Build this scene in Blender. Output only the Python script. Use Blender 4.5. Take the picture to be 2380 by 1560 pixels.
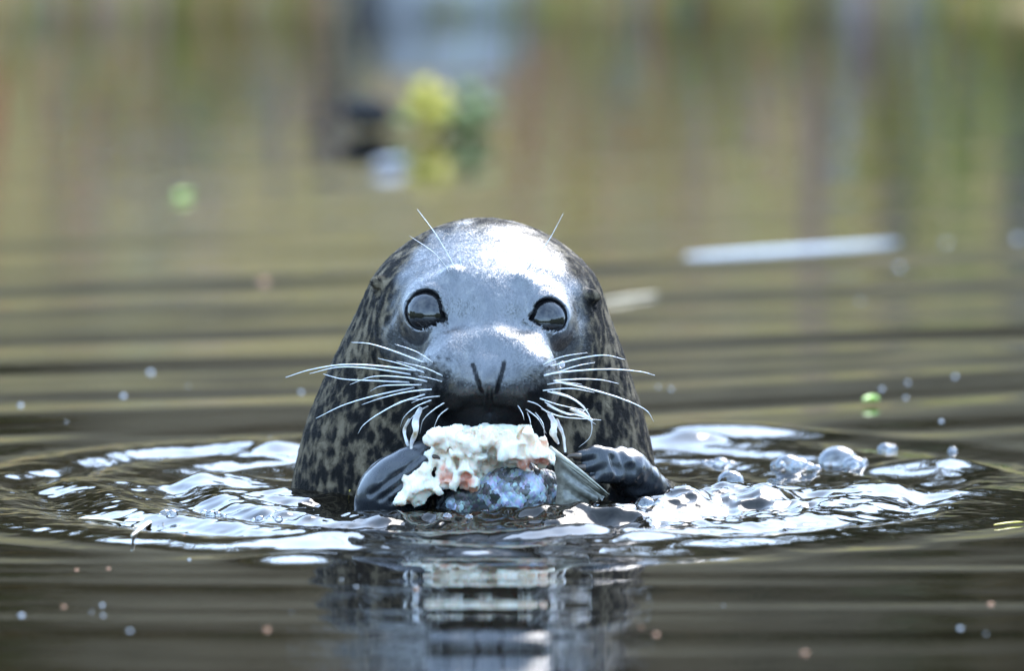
import bpy, math, random
import numpy as np
R = math.radians
for o in list(bpy.data.objects): bpy.data.objects.remove(o)
scene = bpy.context.scene
col = scene.collection

# ------------------------------------------------------------------ camera
DIST = 16.0; AIM = np.array([0.0, 0.0, 0.152]); EL = R(4.5); FOCAL = 605.0
CAM = AIM + DIST*np.array([0, -math.cos(EL), math.sin(EL)])
camd = bpy.data.cameras.new('camera'); cam = bpy.data.objects.new('camera', camd); col.objects.link(cam)
cam.location = CAM; cam.rotation_euler = (math.pi/2-EL, 0, 0)
camd.sensor_width = 36; camd.lens = FOCAL; camd.clip_start = 0.5; camd.clip_end = 1500
camd.dof.use_dof = True; camd.dof.focus_distance = 15.90; camd.dof.aperture_fstop = 5.4
scene.camera = cam
# ------------------------------------------------------------------ sky, sun, exposure
SUN_EL, SUN_AZ = R(42), R(24)            # azimuth clockwise from +Y (away from the camera) towards +X
world = bpy.data.worlds.new('World'); scene.world = world; world.use_nodes = True
wn = world.node_tree.nodes; wl = world.node_tree.links
sky = wn.new('ShaderNodeTexSky'); sky.sky_type = 'NISHITA'; sky.sun_disc = False
sky.sun_elevation = SUN_EL; sky.sun_rotation = SUN_AZ
sky.air_density = 1.0; sky.dust_density = 1.2; sky.ozone_density = 3.0; sky.altitude = 20
wn['Background'].inputs['Strength'].default_value = 0.15
# thin, even veil of broken high cloud over the whole sky
_tc = wn.new('ShaderNodeTexCoord'); _nz = wn.new('ShaderNodeTexNoise'); _cr = wn.new('ShaderNodeValToRGB'); _ad = wn.new('ShaderNodeMix')
_nz.inputs['Scale'].default_value = 3.0; _nz.inputs['Detail'].default_value = 6; _nz.inputs['Distortion'].default_value = .6
_cr.color_ramp.elements[0].position = .32; _cr.color_ramp.elements[0].color = (.14, .22, .36, 1)
_cr.color_ramp.elements[1].position = .70; _cr.color_ramp.elements[1].color = (.54, .76, 1.0, 1)
_ml = wn.new('ShaderNodeVectorMath'); _ml.operation = 'SCALE'; _ml.inputs['Scale'].default_value = 6.2
_pl = wn.new('ShaderNodeVectorMath'); _pl.operation = 'ADD'
wl.new(_tc.outputs['Generated'], _nz.inputs['Vector']); wl.new(_nz.outputs['Fac'], _cr.inputs['Fac'])
wl.new(_cr.outputs['Color'], _ml.inputs[0]); wl.new(_ml.outputs[0], _pl.inputs[0]); wl.new(sky.outputs['Color'], _pl.inputs[1])
wl.new(_pl.outputs[0], wn['Background'].inputs['Color'])
sund = bpy.data.lights.new('sun', 'SUN'); sun = bpy.data.objects.new('sun', sund); col.objects.link(sun)
sund.energy = 1.3; sund.angle = R(34); sund.color = (1.0, 0.94, 0.85)
sun.rotation_euler = (math.pi/2-SUN_EL, 0, math.pi-SUN_AZ)
scene.view_settings.view_transform = 'Standard'; scene.view_settings.look = 'None'
scene.view_settings.gamma = 1; scene.view_settings.use_curve_mapping = False
scene.view_settings.exposure = 1.75
scene.render.engine = 'CYCLES'
scene.cycles.max_bounces = 8; scene.cycles.transparent_max_bounces = 12
scene.cycles.caustics_reflective = False; scene.cycles.caustics_refractive = False
scene.cycles.sample_clamp_indirect = 6
scene.cycles.use_denoising = True

# ------------------------------------------------------------------ measuring helpers (px are in the photo scaled to 2380 x 1560)
_f = (AIM-CAM)/DIST; _r = np.array([1., 0, 0]); _u = np.cross(_r, _f); _k = 36/FOCAL/2380
def ray(px, py): return _f + _r*((px-1190)*_k) + _u*((780-py)*_k)
def P(px, py, Y):
    d = ray(px, py); return CAM + d*((Y-CAM[1])/d[1])
def W(px, py, z=0.0):
    d = ray(px, py); return CAM + d*((z-CAM[2])/d[2])

# ------------------------------------------------------------------ object helpers
def tag(o, label=None, cat=None, group=None, kind=None):
    if label: o['label'] = label
    if cat: o['category'] = cat
    if group: o['group'] = group
    if kind: o['kind'] = kind
    return o
def empty(name, loc, label=None, cat=None, group=None):
    o = bpy.data.objects.new(name, None); col.objects.link(o); o.location = loc; o.empty_display_size = .05
    return tag(o, label, cat, group)
def mesh(name, v, f, mat, parent=None, smooth=True, attrs=None, loc=None):
    """v in world coordinates; parent (an unrotated Empty) is subtracted"""
    v = np.asarray(v, dtype=np.float64)
    off = np.zeros(3)
    if parent is not None:
        off = np.array(parent.location)
        if parent.parent is not None: off = off + np.array(parent.parent.location)
    elif loc is not None: off = np.asarray(loc)
    me = bpy.data.meshes.new(name)
    if isinstance(f, np.ndarray):
        n, k = f.shape
        me.vertices.add(len(v)); me.vertices.foreach_set('co', (v-off).astype(np.float32).ravel())
        me.loops.add(n*k); me.loops.foreach_set('vertex_index', f.astype(np.int32).ravel())
        me.polygons.add(n); me.polygons.foreach_set('loop_start', np.arange(0, n*k, k, dtype=np.int32))
        me.polygons.foreach_set('loop_total', np.full(n, k, dtype=np.int32))
        me.update(calc_edges=True)
    else:
        me.from_pydata([tuple(p) for p in (v-off)], [], [tuple(q) for q in f])
    me.validate()
    if attrs:
        for an, arr in attrs.items():
            a = me.attributes.new(an, 'FLOAT_COLOR', 'POINT')
            c = np.ones((len(v), 4), dtype=np.float32); c[:, :arr.shape[1]] = arr
            a.data.foreach_set('color', c.ravel())
    if smooth: me.polygons.foreach_set('use_smooth', np.ones(len(me.polygons), dtype=bool))
    if mat is not None: me.materials.append(mat)
    o = bpy.data.objects.new(name, me); col.objects.link(o)
    if parent is not None: o.parent = parent
    elif loc is not None: o.location = loc
    return o

# ------------------------------------------------------------------ numpy noise
def _hash(ix, iy, iz, seed):
    h = (ix.astype(np.int64)*374761393 + iy.astype(np.int64)*668265263 + iz.astype(np.int64)*2147483647 + seed*974711) & 0xffffffff
    h = ((h ^ (h >> 13))*1274126177) & 0xffffffff
    h = ((h ^ (h >> 16))*2246822519) & 0xffffffff
    return ((h ^ (h >> 15)) & 0xffffff)/float(0xffffff)*2-1
def noise(x, y, z=0.0, seed=0):
    x, y, z = np.broadcast_arrays(np.asarray(x, float), np.asarray(y, float), np.asarray(z, float))
    ix, iy, iz = np.floor(x), np.floor(y), np.floor(z)
    fx, fy, fz = x-ix, y-iy, z-iz
    s = lambda t: t*t*t*(t*(t*6-15)+10)
    ux, uy, uz = s(fx), s(fy), s(fz)
    def c(a, b, d): return _hash(ix+a, iy+b, iz+d, seed)
    l = lambda a, b, t: a+(b-a)*t
    return l(l(l(c(0,0,0), c(1,0,0), ux), l(c(0,1,0), c(1,1,0), ux), uy),
             l(l(c(0,0,1), c(1,0,1), ux), l(c(0,1,1), c(1,1,1), ux), uy), uz)
def noise2(x, y, seed=0):
    x, y = np.broadcast_arrays(np.asarray(x, float), np.asarray(y, float))
    ix, iy = np.floor(x), np.floor(y); fx, fy = x-ix, y-iy
    s = lambda t: t*t*t*(t*(t*6-15)+10)
    ux, uy = s(fx), s(fy); z = np.zeros_like(ix)
    c = lambda a, b: _hash(ix+a, iy+b, z, seed)
    l = lambda a, b, t: a+(b-a)*t
    return l(l(c(0,0), c(1,0), ux), l(c(0,1), c(1,1), ux), uy)
def fbm2(x, y, seed=0, oct=3, gain=.5):
    a, t, n = 1.0, 0.0, 0.0
    for i in range(oct):
        t = t + a*noise2(x*2**i+i*17.3, y*2**i-i*9.1, seed+i); n += a; a *= gain
    return t/n
def sstep(a, b, x):
    t = np.clip((x-a)/(b-a), 0, 1); return t*t*(3-2*t)

# ------------------------------------------------------------------ implicit surfaces
def smin(a, b, k):
    h = np.clip(.5+.5*(b-a)/k, 0, 1); return b+(a-b)*h-k*h*(1-h)
def smax(a, b, k): return -smin(-a, -b, k)
def sd_sph(p, c, r): return np.linalg.norm(p-c, axis=-1)-r
def sd_ell(p, c, r, rot=None):
    q = p-np.asarray(c)
    if rot is not None: q = q@rot
    r = np.asarray(r, float)
    k0 = np.linalg.norm(q/r, axis=-1); k1 = np.linalg.norm(q/(r*r), axis=-1)+1e-9
    return k0*(k0-1)/k1
def sd_cap(p, a, b, ra, rb=None):
    a = np.asarray(a, float); b = np.asarray(b, float); rb = ra if rb is None else rb
    ba = b-a; h = np.clip(((p-a)@ba)/(ba@ba), 0, 1)
    return np.linalg.norm(p-a-h[..., None]*ba, axis=-1)-(ra+(rb-ra)*h)
def frame(x, z=(0, 0, 1)):
    x = np.asarray(x, float); x = x/np.linalg.norm(x); z = np.asarray(z, float)
    y = np.cross(z, x); y /= np.linalg.norm(y); z = np.cross(x, y)
    return np.stack([x, y, z], axis=1)
def evalc(fn, p, n=400000):
    return np.concatenate([fn(p[i:i+n]) for i in range(0, len(p), n)])
def surface_nets(fn, lo, hi, h):
    lo = np.asarray(lo, float); n = np.ceil((np.asarray(hi)-lo)/h).astype(int)+1
    ax = [lo[i]+np.arange(n[i])*h for i in range(3)]
    g = np.stack(np.meshgrid(*ax, indexing='ij'), axis=-1).reshape(-1, 3)
    d = evalc(fn, g).reshape(n)
    s = d < 0
    c = n-1
    cnt = np.zeros(c); acc = np.zeros((*c, 3))
    cor = [(i, j, k) for i in (0, 1) for j in (0, 1) for k in (0, 1)]
    for a in cor:
        for axx in range(3):
            if a[axx]: continue
            b = list(a); b[axx] = 1
            sl = lambda q: tuple(slice(q[i], q[i]+c[i]) for i in range(3))
            da, db = d[sl(a)], d[sl(b)]
            m = (da < 0) != (db < 0)
            t = np.where(m, da/np.where(m, da-db, 1), 0)
            q = np.zeros((*c, 3)); q[...] = a; q[..., axx] += t
            acc += q*m[..., None]; cnt += m
    act = cnt > 0
    idx = -np.ones(c, int); idx[act] = np.arange(act.sum())
    base = np.stack(np.meshgrid(*[np.arange(i) for i in c], indexing='ij'), axis=-1)
    v = lo+(base[act]+acc[act]/cnt[act][:, None])*h
    F = []
    for axx in range(3):
        o1, o2 = [(1, 2), (2, 0), (0, 1)][axx]
        sa = [slice(1, c[i]) for i in range(3)]; sb = list(sa)
        sa[axx] = slice(0, c[axx]); sb[axx] = slice(1, c[axx]+1)
        A, B = s[tuple(sa)], s[tuple(sb)]
        for m, flip in ((A & ~B, False), (~A & B, True)):
            ii = np.argwhere(m)
            if not len(ii): continue
            off = np.ones(3, int); off[axx] = 0
            ii = ii+off
            def cell(d1, d2):
                q = ii.copy(); q[:, o1] -= d1; q[:, o2] -= d2
                return idx[q[:, 0], q[:, 1], q[:, 2]]
            quad = np.stack([cell(1, 1), cell(0, 1), cell(0, 0), cell(1, 0)], axis=1)
            F.append(quad[:, ::-1] if flip else quad)
    return v, np.concatenate(F)
def grad(fn, p, e=4e-4):
    g = np.zeros_like(p)
    for i in range(3):
        q = np.zeros(3); q[i] = e
        g[:, i] = evalc(fn, p+q)-evalc(fn, p-q)
    return g/(2*e)
def project(fn, v, it=2, lim=.004):
    for _ in range(it):
        d = evalc(fn, v); g = grad(fn, v); gg = (g*g).sum(1)
        st = np.clip(d/np.maximum(gg, .05), -lim, lim)
        v = v-g*st[:, None]
    return v
def qsplit(v, f):
    e = np.concatenate([f[:, [i, (i+1) % 4]] for i in range(4)]); es = np.sort(e, axis=1)
    u, inv = np.unique(es, axis=0, return_inverse=True); inv = inv.reshape(4, -1)
    n = len(v); mid = (v[u[:, 0]]+v[u[:, 1]])/2; cen = v[f].mean(1)
    em = inv+n; ce = np.arange(len(f))+n+len(u)
    nf = np.concatenate([np.stack([f[:, i], em[i], ce, em[(i-1) % 4]], axis=1) for i in range(4)])
    return np.concatenate([v, mid, cen]), nf
def march(fn, px, py, t0=15.2, t1=16.5):
    d = ray(px, py); d = d/np.linalg.norm(d); t = t0
    for _ in range(120):
        s = float(fn((CAM+d*t)[None])[0])
        if s < 1e-4: break
        t += s*.7
        if t > t1: break
    return CAM+d*t
def march_many(fn, xy, t0=15.4, it=60):
    d = np.array([ray(x, y) for x, y in xy]); d /= np.linalg.norm(d, axis=1)[:, None]; t = np.full(len(d), t0)
    for _ in range(it): t = np.minimum(t+np.maximum(fn(CAM+d*t[:, None]), 0)*.8, 16.5)
    return CAM+d*t[:, None]
def tube(pts, rad, n=6):
    pts = np.asarray(pts, float); m = len(pts); rad = np.broadcast_to(rad, m)
    v = []; f = []
    prev = None
    for i in range(m):
        t = pts[min(i+1, m-1)]-pts[max(i-1, 0)]; t /= np.linalg.norm(t)+1e-12
        a = np.cross(t, (0, 1, .13)) if prev is None else prev-t*(prev@t)
        a /= np.linalg.norm(a); prev = a; b = np.cross(t, a)
        for j in range(n):
            w = 2*math.pi*j/n; v.append(pts[i]+rad[i]*(math.cos(w)*a+math.sin(w)*b))
    for i in range(m-1):
        for j in range(n): f.append((i*n+j, i*n+(j+1) % n, (i+1)*n+(j+1) % n, (i+1)*n+j))
    f.append(tuple(range(n))[::-1]); f.append(tuple((m-1)*n+j for j in range(n)))
    return np.array(v), f
def bez(pts, n):
    """Catmull-Rom through the points"""
    p = np.asarray(pts, float); p = np.vstack([2*p[0]-p[1], p, 2*p[-1]-p[-2]]); out = []
    m = len(p)-3
    for k in range(n):
        t = k/(n-1)*m; i = min(int(t), m-1); t -= i
        a, b, c, d = p[i:i+4]
        out.append(.5*(2*b+(c-a)*t+(2*a-5*b+4*c-d)*t*t+(3*b-a-3*c+d)*t**3))
    return np.array(out)

# ------------------------------------------------------------------ material helpers
class NT:
    def __init__(s, name):
        s.m = bpy.data.materials.new(name); s.m.use_nodes = True
        s.t = s.m.node_tree; s.n = s.t.nodes; s.l = s.t.links
        s.bsdf = s.n['Principled BSDF']; s.out = s.n['Material Output']
    def new(s, ty, **kw):
        n = s.n.new(ty)
        for k, v in kw.items(): setattr(n, k, v)
        return n
    def put(s, sock, v):
        if isinstance(v, bpy.types.NodeSocket): s.l.new(v, sock)
        elif v is not None:
            if hasattr(sock, 'default_value') and hasattr(sock.default_value, '__len__') and len(sock.default_value) == 4 and len(v) == 3: v = (*v, 1)
            sock.default_value = v
    def set(s, **kw):
        for k, v in kw.items(): s.put(s.bsdf.inputs[k.replace('_', ' ')], v)
        return s
    def coord(s, kind='Object', scale=(1, 1, 1), rot=(0, 0, 0)):
        tc = s.new('ShaderNodeTexCoord'); mp = s.new('ShaderNodeMapping')
        s.l.new(tc.outputs[kind], mp.inputs['Vector']); mp.inputs['Scale'].default_value = scale; mp.inputs['Rotation'].default_value = rot
        return mp.outputs['Vector']
    def noise(s, vec, scale=5, detail=3, rough=.5, dist=0, out='Fac'):
        n = s.new('ShaderNodeTexNoise'); s.l.new(vec, n.inputs['Vector'])
        for k, v in (('Scale', scale), ('Detail', detail), ('Roughness', rough), ('Distortion', dist)): n.inputs[k].default_value = v
        return n.outputs[out]
    def ramp(s, fac, stops, interp='LINEAR'):
        n = s.new('ShaderNodeValToRGB'); s.l.new(fac, n.inputs['Fac']); cr = n.color_ramp; cr.interpolation = interp
        while len(cr.elements) < len(stops): cr.elements.new(.5)
        for e, (p, c) in zip(cr.elements, stops):
            e.position = p; e.color = (*c, 1) if hasattr(c, '__len__') else (c, c, c, 1)
        return n.outputs['Color']
    def mix(s, fac, a, b, blend='MIX'):
        n = s.new('ShaderNodeMix', data_type='RGBA', blend_type=blend)
        s.put(n.inputs['Factor'], fac)
        s.put(n.inputs[6], a); s.put(n.inputs[7], b)
        return n.outputs[2]
    def math(s, op, a, b=0.0, clamp=False):
        n = s.new('ShaderNodeMath', operation=op, use_clamp=clamp)
        s.put(n.inputs[0], a); s.put(n.inputs[1], b); return n.outputs[0]
    def attr(s, name):
        n = s.new('ShaderNodeAttribute'); n.attribute_name = name; return n.outputs['Color']
    def sep(s, c):
        n = s.new('ShaderNodeSeparateColor'); s.l.new(c, n.inputs[0]); return n.outputs
    def bump(s, h, strength=.3, dist=.01, normal=None):
        n = s.new('ShaderNodeBump'); s.l.new(h, n.inputs['Height']); n.inputs['Strength'].default_value = strength; n.inputs['Distance'].default_value = dist
        if normal is not None: s.l.new(normal, n.inputs['Normal'])
        return n.outputs['Normal']
def simple(name, color, rough=.6, var=.25, scale=40, **kw):
    t = NT(name); v = t.coord(); n = t.noise(v, scale, 4)
    c = t.ramp(n, [(.3, tuple(x*(1-var) for x in color)), (.7, tuple(min(1, x*(1+var)) for x in color))])
    t.set(Base_Color=c, Roughness=rough, **kw); return t.m

# ================================================================== WATER
SC = np.array([-.03, -.04])                  # middle of the disturbance
def gauss(x, y, cx, cy, sx, sy): return np.exp(-((x-cx)/sx)**2-((y-cy)/sy)**2)
RIDGES = []
for px_, py_, ln_, A_ in ((1690, 1006, 190, .008), (1600, 1030, 130, .008), (640, 1050, 110, .008), (480, 1128, 190, .007), (620, 1158, 170, .007), (2010, 1158, 210, .009), (2200, 1095, 120, .006), (820, 1258, 150, .007), (1400, 1254, 190, .008), (700, 1300, 110, .005), (1080, 1285, 180, .004)):
    q_ = W(px_, py_); RIDGES.append((q_[0], q_[1], ln_*.0004, A_))
def water_height(x, y):
    r = np.hypot(x-SC[0], (y-.08)*.82)
    h = np.zeros_like(x)
    # long, oblique ripples of the open water behind
    s = y*math.cos(R(27))-x*math.sin(R(27))
    w1 = fbm2(x*1.1, y*.9, 3, 2); w2 = fbm2(x*1.3+5, y*1.2, 7, 2)
    back = sstep(.15, .9, y)
    env = .55+.6*np.clip(fbm2(x*.8+3, y*1.1, 11, 2)+.3, 0, 1)
    h += 0.9*back*env*(.0011*np.sin(2*math.pi*s/.31+2.2*w1)+.0013*np.sin(2*math.pi*s/.52+1.0+2.5*w2)+.00045*np.sin(2*math.pi*s/.17+3*w2))*(1-.55*sstep(2.4, 4.2, y))
    # gentle cross swell in front
    front = sstep(-.30, -.6, y)
    h += front*(.0005*np.sin(2*math.pi*(y-.06*x)/.42+1.3*w1+.4)+.00022*np.sin(2*math.pi*(y+.05*x)/.19+3.5*w2)+.0001*np.sin(2*math.pi*(y-.02*x)/.11+2.4*w1))*(1-.35*sstep(-1.0, -1.8, y))
    # rings thrown out by the seal
    wr = .034*fbm2(x*6, y*5, 21, 3)
    ring = np.exp(-((r-.36)/.13)**2)
    h += ring*(.55+.6*np.clip(fbm2(x*4+2, y*4, 24, 2)+.5, 0, 1))*(.0048*np.sin(2*math.pi*(r+wr)/.115+.5)+.0017*np.sin(2*math.pi*(r+1.4*wr)/.062))
    h += sstep(.62, .40, r)*(.0012*fbm2(x*55, y*38, 47, 3, .6))
    h += .0018*np.exp(-((r-.52)/.10)**2)*np.sin(2*math.pi*(r+wr*.6)/.16+1.0)
    # turbulence round the body and the fish
    rt = np.hypot((x-.01)/1.25, y+.10)
    turb = sstep(.29, .13, rt)
    n1 = fbm2(x*25, y*20, 31, 3, .42); n2 = 1-np.abs(fbm2(x*36+7, y*30, 41, 2))*2.2
    n3 = fbm2(x*75, y*60, 44, 2)
    h += turb*(.0066*n1+.0026*n2+.0010*n3-.001)
    h += gauss(x, y, .03, -.20, .20, .06)*(.0022*fbm2(x*95, y*60, 45, 2)+.0016*n2)
    right = gauss(x, y, .20, -.09, .13, .10)
    h += right*(.0035*n1+.002*n2)
    # water piled against flippers and fish
    h += .011*gauss(x, y, .16, -.12, .06, .05)+.010*gauss(x, y, .21, -.06, .07, .04)+.007*gauss(x, y, .30, -.10, .10, .035)
    xw = x+.03*fbm2(x*7, y*5, 71, 2); yw = y+.05*fbm2(x*6+3, y*6, 72, 2)
    for cx, cy, ln, A in RIDGES: h += 1.35*A*gauss(xw, yw, cx, cy, ln, .050)
    h += .006*gauss(x, y, .03, -.20, .14, .035)
    h -= .004*gauss(x, y, .04, -.30, .2, .05)
    far = sstep(-2.6, -3.5, y)+sstep(7.0, 7.8, y)+sstep(.9, 1.6, np.abs(x))
    return h*np.clip(1-far, 0, 1)
def axis(parts):
    out = [parts[0][0]]
    for a, b, st in parts:
        n = max(1, int(round((b-a)/st))); out += list(a+(b-a)*(np.arange(n)+1)/n)
    return np.array(out)
xs = axis([(-160, -20, 20), (-20, -3, 2), (-3, -.8, .1), (-.8, -.50, .006), (-.50, .50, .0032), (.50, .8, .006), (.8, 3, .1), (3, 20, 2), (20, 160, 20)])
ys = axis([(-90, -10, 10), (-10, -2.5, .5), (-2.5, -1.0, .02), (-1.0, -.36, .008), (-.36, .16, .0036), (.16, .8, .008), (.8, 2.4, .02), (2.4, 7.4, .045), (7.4, 10, .2)])
gx, gy = np.meshgrid(xs, ys)
gz = water_height(gx, gy)
wv = np.stack([gx, gy, gz], -1).reshape(-1, 3)
ny, nx = gx.shape
i0 = (np.arange(ny-1)[:, None]*nx+np.arange(nx-1)[None]).ravel()
wf = np.stack([i0, i0+1, i0+1+nx, i0+nx], 1)
t = NT('water'); vec = t.coord()
n = t.noise(vec, 3.0, 3)
t.set(Base_Color=t.ramp(n, [(.3, (.006, .0045, .0025)), (.7, (.010, .0075, .004))]), Roughness=.03, IOR=1.333)
t.set(Normal=t.bump(t.noise(t.coord(scale=(1, .6, 1)), 60, 2), .05, .002))
WATER = t.m
tag(mesh('water', wv, wf, WATER), kind='structure')

# ================================================================== BANK
def bank_height(x, y):
    sh = 7.60+.06*noise2(x*1.3, 0, 5)+.25*noise2(x*.31, 3, 6)
    d = y-sh
    z = np.where(d < 0, d*.5, .05*(1-np.exp(-d/.15))+.13*np.clip(d, 0, .8)+1.30*np.clip(d-.8, 0, 1.4)+.12*np.clip(d-2.2, 0, 4))
    z = np.where(d > 6, z+(d-6)*.10, z)
    z += np.clip(d, 0, 1)*(.10*fbm2(x*2.2, y*2.2, 51, 3)+.03*fbm2(x*9, y*9, 52, 2))
    z += np.clip((d-6)/30, 0, 1)*2.5*fbm2(x*.05, y*.05, 55, 3)
    return z
bx = axis([(-200, -30, 17), (-30, -6, 1.5), (-6, -1.2, .2), (-1.2, 1.2, .04), (1.2, 6, .2), (6, 30, 1.5), (30, 200, 17)])
by = axis([(6.6, 10.4, .06), (10.4, 14, .3), (14, 40, 2), (40, 400, 30)])
gx, gy = np.meshgrid(bx, by); gz = bank_height(gx, gy)
ny, nx = gx.shape
i0 = (np.arange(ny-1)[:, None]*nx+np.arange(nx-1)[None]).ravel()
t = NT('bank_soil'); v = t.coord(scale=(1, 1, .5))
n = t.noise(v, 2.2, 5, .6)
c = t.ramp(n, [(.25, (.36, .22, .085)), (.42, (.62, .40, .16)), (.55, (.52, .36, .115)), (.65, (.62, .39, .17)), (.8, (.68, .46, .23))])
sx = t.new('ShaderNodeSeparateXYZ'); t.l.new(t.coord(), sx.inputs[0])
hz_ = t.math('ADD', sx.outputs[2], t.math('MULTIPLY', t.noise(t.coord(), 3.5, 4), .5))
peat = t.ramp(t.noise(v, 6, 5), [(.3, (.18, .128, .075)), (.7, (.33, .24, .14))])      # dark heathery soil above the strip of dry grass
c = t.mix(t.ramp(hz_, [(.62, 0.0), (.86, 1.0)]), c, peat)
t.set(Base_Color=c, Roughness=.9, Normal=t.bump(t.noise(v, 30, 5), .6, .05))
tag(mesh('bank', np.stack([gx, gy, gz], -1).reshape(-1, 3), np.stack([i0, i0+1, i0+1+nx, i0+nx], 1), t.m), kind='structure')

# unseen wooded slopes, added round the water to block the low sky
ang = np.radians(np.linspace(78, 282, 103)); rad_ = np.array([26, 28, 31, 35, 40, 47, 56, 68, 90, 130, 200.])
ga, gr = np.meshgrid(ang, rad_); hx, hy = gr*np.sin(ga), gr*np.cos(ga)
hz = -.6+(gr-26)*.36*(.85+.35*fbm2(hx*.06, hy*.06, 61, 3))*np.where(gr > 70, 70/gr, 1)*(1-.75*sstep(35, 20, np.abs(np.degrees(ga)-180)))+sstep(26, 31, gr)*2.2*np.clip(.8+fbm2(hx*.22, hy*.22, 63, 3), 0, 2)
n_ = len(ang); i0 = (np.arange(len(rad_)-1)[:, None]*n_+np.arange(n_-1)[None]).ravel()
tag(mesh('blocking_hill', np.stack([hx, hy, hz], -1).reshape(-1, 3), np.stack([i0, i0+n_, i0+n_+1, i0+1], 1), simple('blocking_hill_cover', (.075, .085, .04), .95, .4, .4)), kind='structure')

# ================================================================== SEAL
EYE_L, EYE_R = P(998, 732, -.060), P(1265, 746, -.058)
GAZE_L = np.array([-.30, -.90, .34]); GAZE_L /= np.linalg.norm(GAZE_L)
GAZE_R = np.array([.28, -.91, .34]); GAZE_R /= np.linalg.norm(GAZE_R)
NECK = [(P(1124, 745, .045), .092), (P(1122, 840, .052), .118), (P(1112, 1000, .066), .147), (P(1104, 1160, .078), .165), (P(1100, 1500, .095), .19)]
def ysc(p, yc, s):
    q = p.copy(); q[..., 1] = (q[..., 1]-yc)/s+yc; return q
ROT_FL = frame((.74, -.10, .66), (.1, -.8, .5))
ROT_FR = frame((-.9, -.1, .25), (0, -.5, .8))
def head0(p):
    d = sd_ell(p, P(1127, 787, .022), (.1090, .118, .0880))
    d = smin(d, sd_ell(p, P(1130, 679, .030), (.100, .090, .046)), .026)
    q = ysc(p, .07, .86)
    for (a, ra), (b, rb) in zip(NECK[:-1], NECK[1:]):
        d = smin(d, sd_cap(q, a, b, ra, rb), .028)
    # temples and cheeks
    d = smin(d, sd_ell(p, P(1025, 800, -.012), (.050, .048, .054)), .03)
    d = smin(d, sd_ell(p, P(1234, 810, -.010), (.050, .048, .054)), .03)
    # bridge of the nose
    d = smin(d, sd_cap(p, P(1131, 700, -.054), P(1136, 815, -.092), .026, .031), .026)
    # muzzle pads
    for px, py in ((1050, 856), (1220, 862)):
        d = smin(d, sd_ell(p, P(px, py, -.096), (.0295, .046, .0365)), .020)
    d = smin(d, sd_ell(p, P(1137, 852, -.100), (.032, .034, .031)), .016)
    d = smin(d, sd_ell(p, P(1137, 886, -.114), (.036, .033, .022)), .014)
    for px, py in ((1048, 898), (1230, 903)):
        d = smin(d, sd_ell(p, P(px, py, -.090), (.027, .038, .025)), .016)
    # upper lip and jaw
    d = smin(d, sd_ell(p, P(1136, 935, -.084), (.044, .034, .022)), .010)
    d = smin(d, sd_ell(p, P(1133, 985, -.070), (.043, .045, .028)), .016)
    return d
def eye_part(d, p, c, g, hw, hh, roll):
    d = smin(d, sd_sph(p, c, .0252), .020)
    rt = np.array([math.cos(roll), 0, -math.sin(roll)]); rt = rt-g*(rt@g); rt /= np.linalg.norm(rt)
    rot = np.stack([rt, g, np.cross(rt, g)], 1)
    dd = sd_ell(p, c+g*.023, (hw, .024, hh), rot)
    sx = -1.0 if g[0] > 0 else 1.0
    dd = smin(dd, sd_ell(p, c+g*.021+rt*(sx*hw*.80)-rot[:, 2]*(-hh*.42), (hw*.42, .012, hh*.30), rot), .004)
    return smax(d, -dd, .0018)
CREASES = []; FIELDS = []
def fields(d, p):
    for c, A, s_ in FIELDS: d = d+A*np.exp(-((p-c)**2).sum(-1)/(s_*s_))
    for c in (EYE_L, EYE_R):
        r = np.linalg.norm(p-c, axis=-1); d = d+.0013*np.exp(-((r-.0318)/.0017)**2)*(p[..., 1] < c[1]-.002)
    return d
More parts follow.
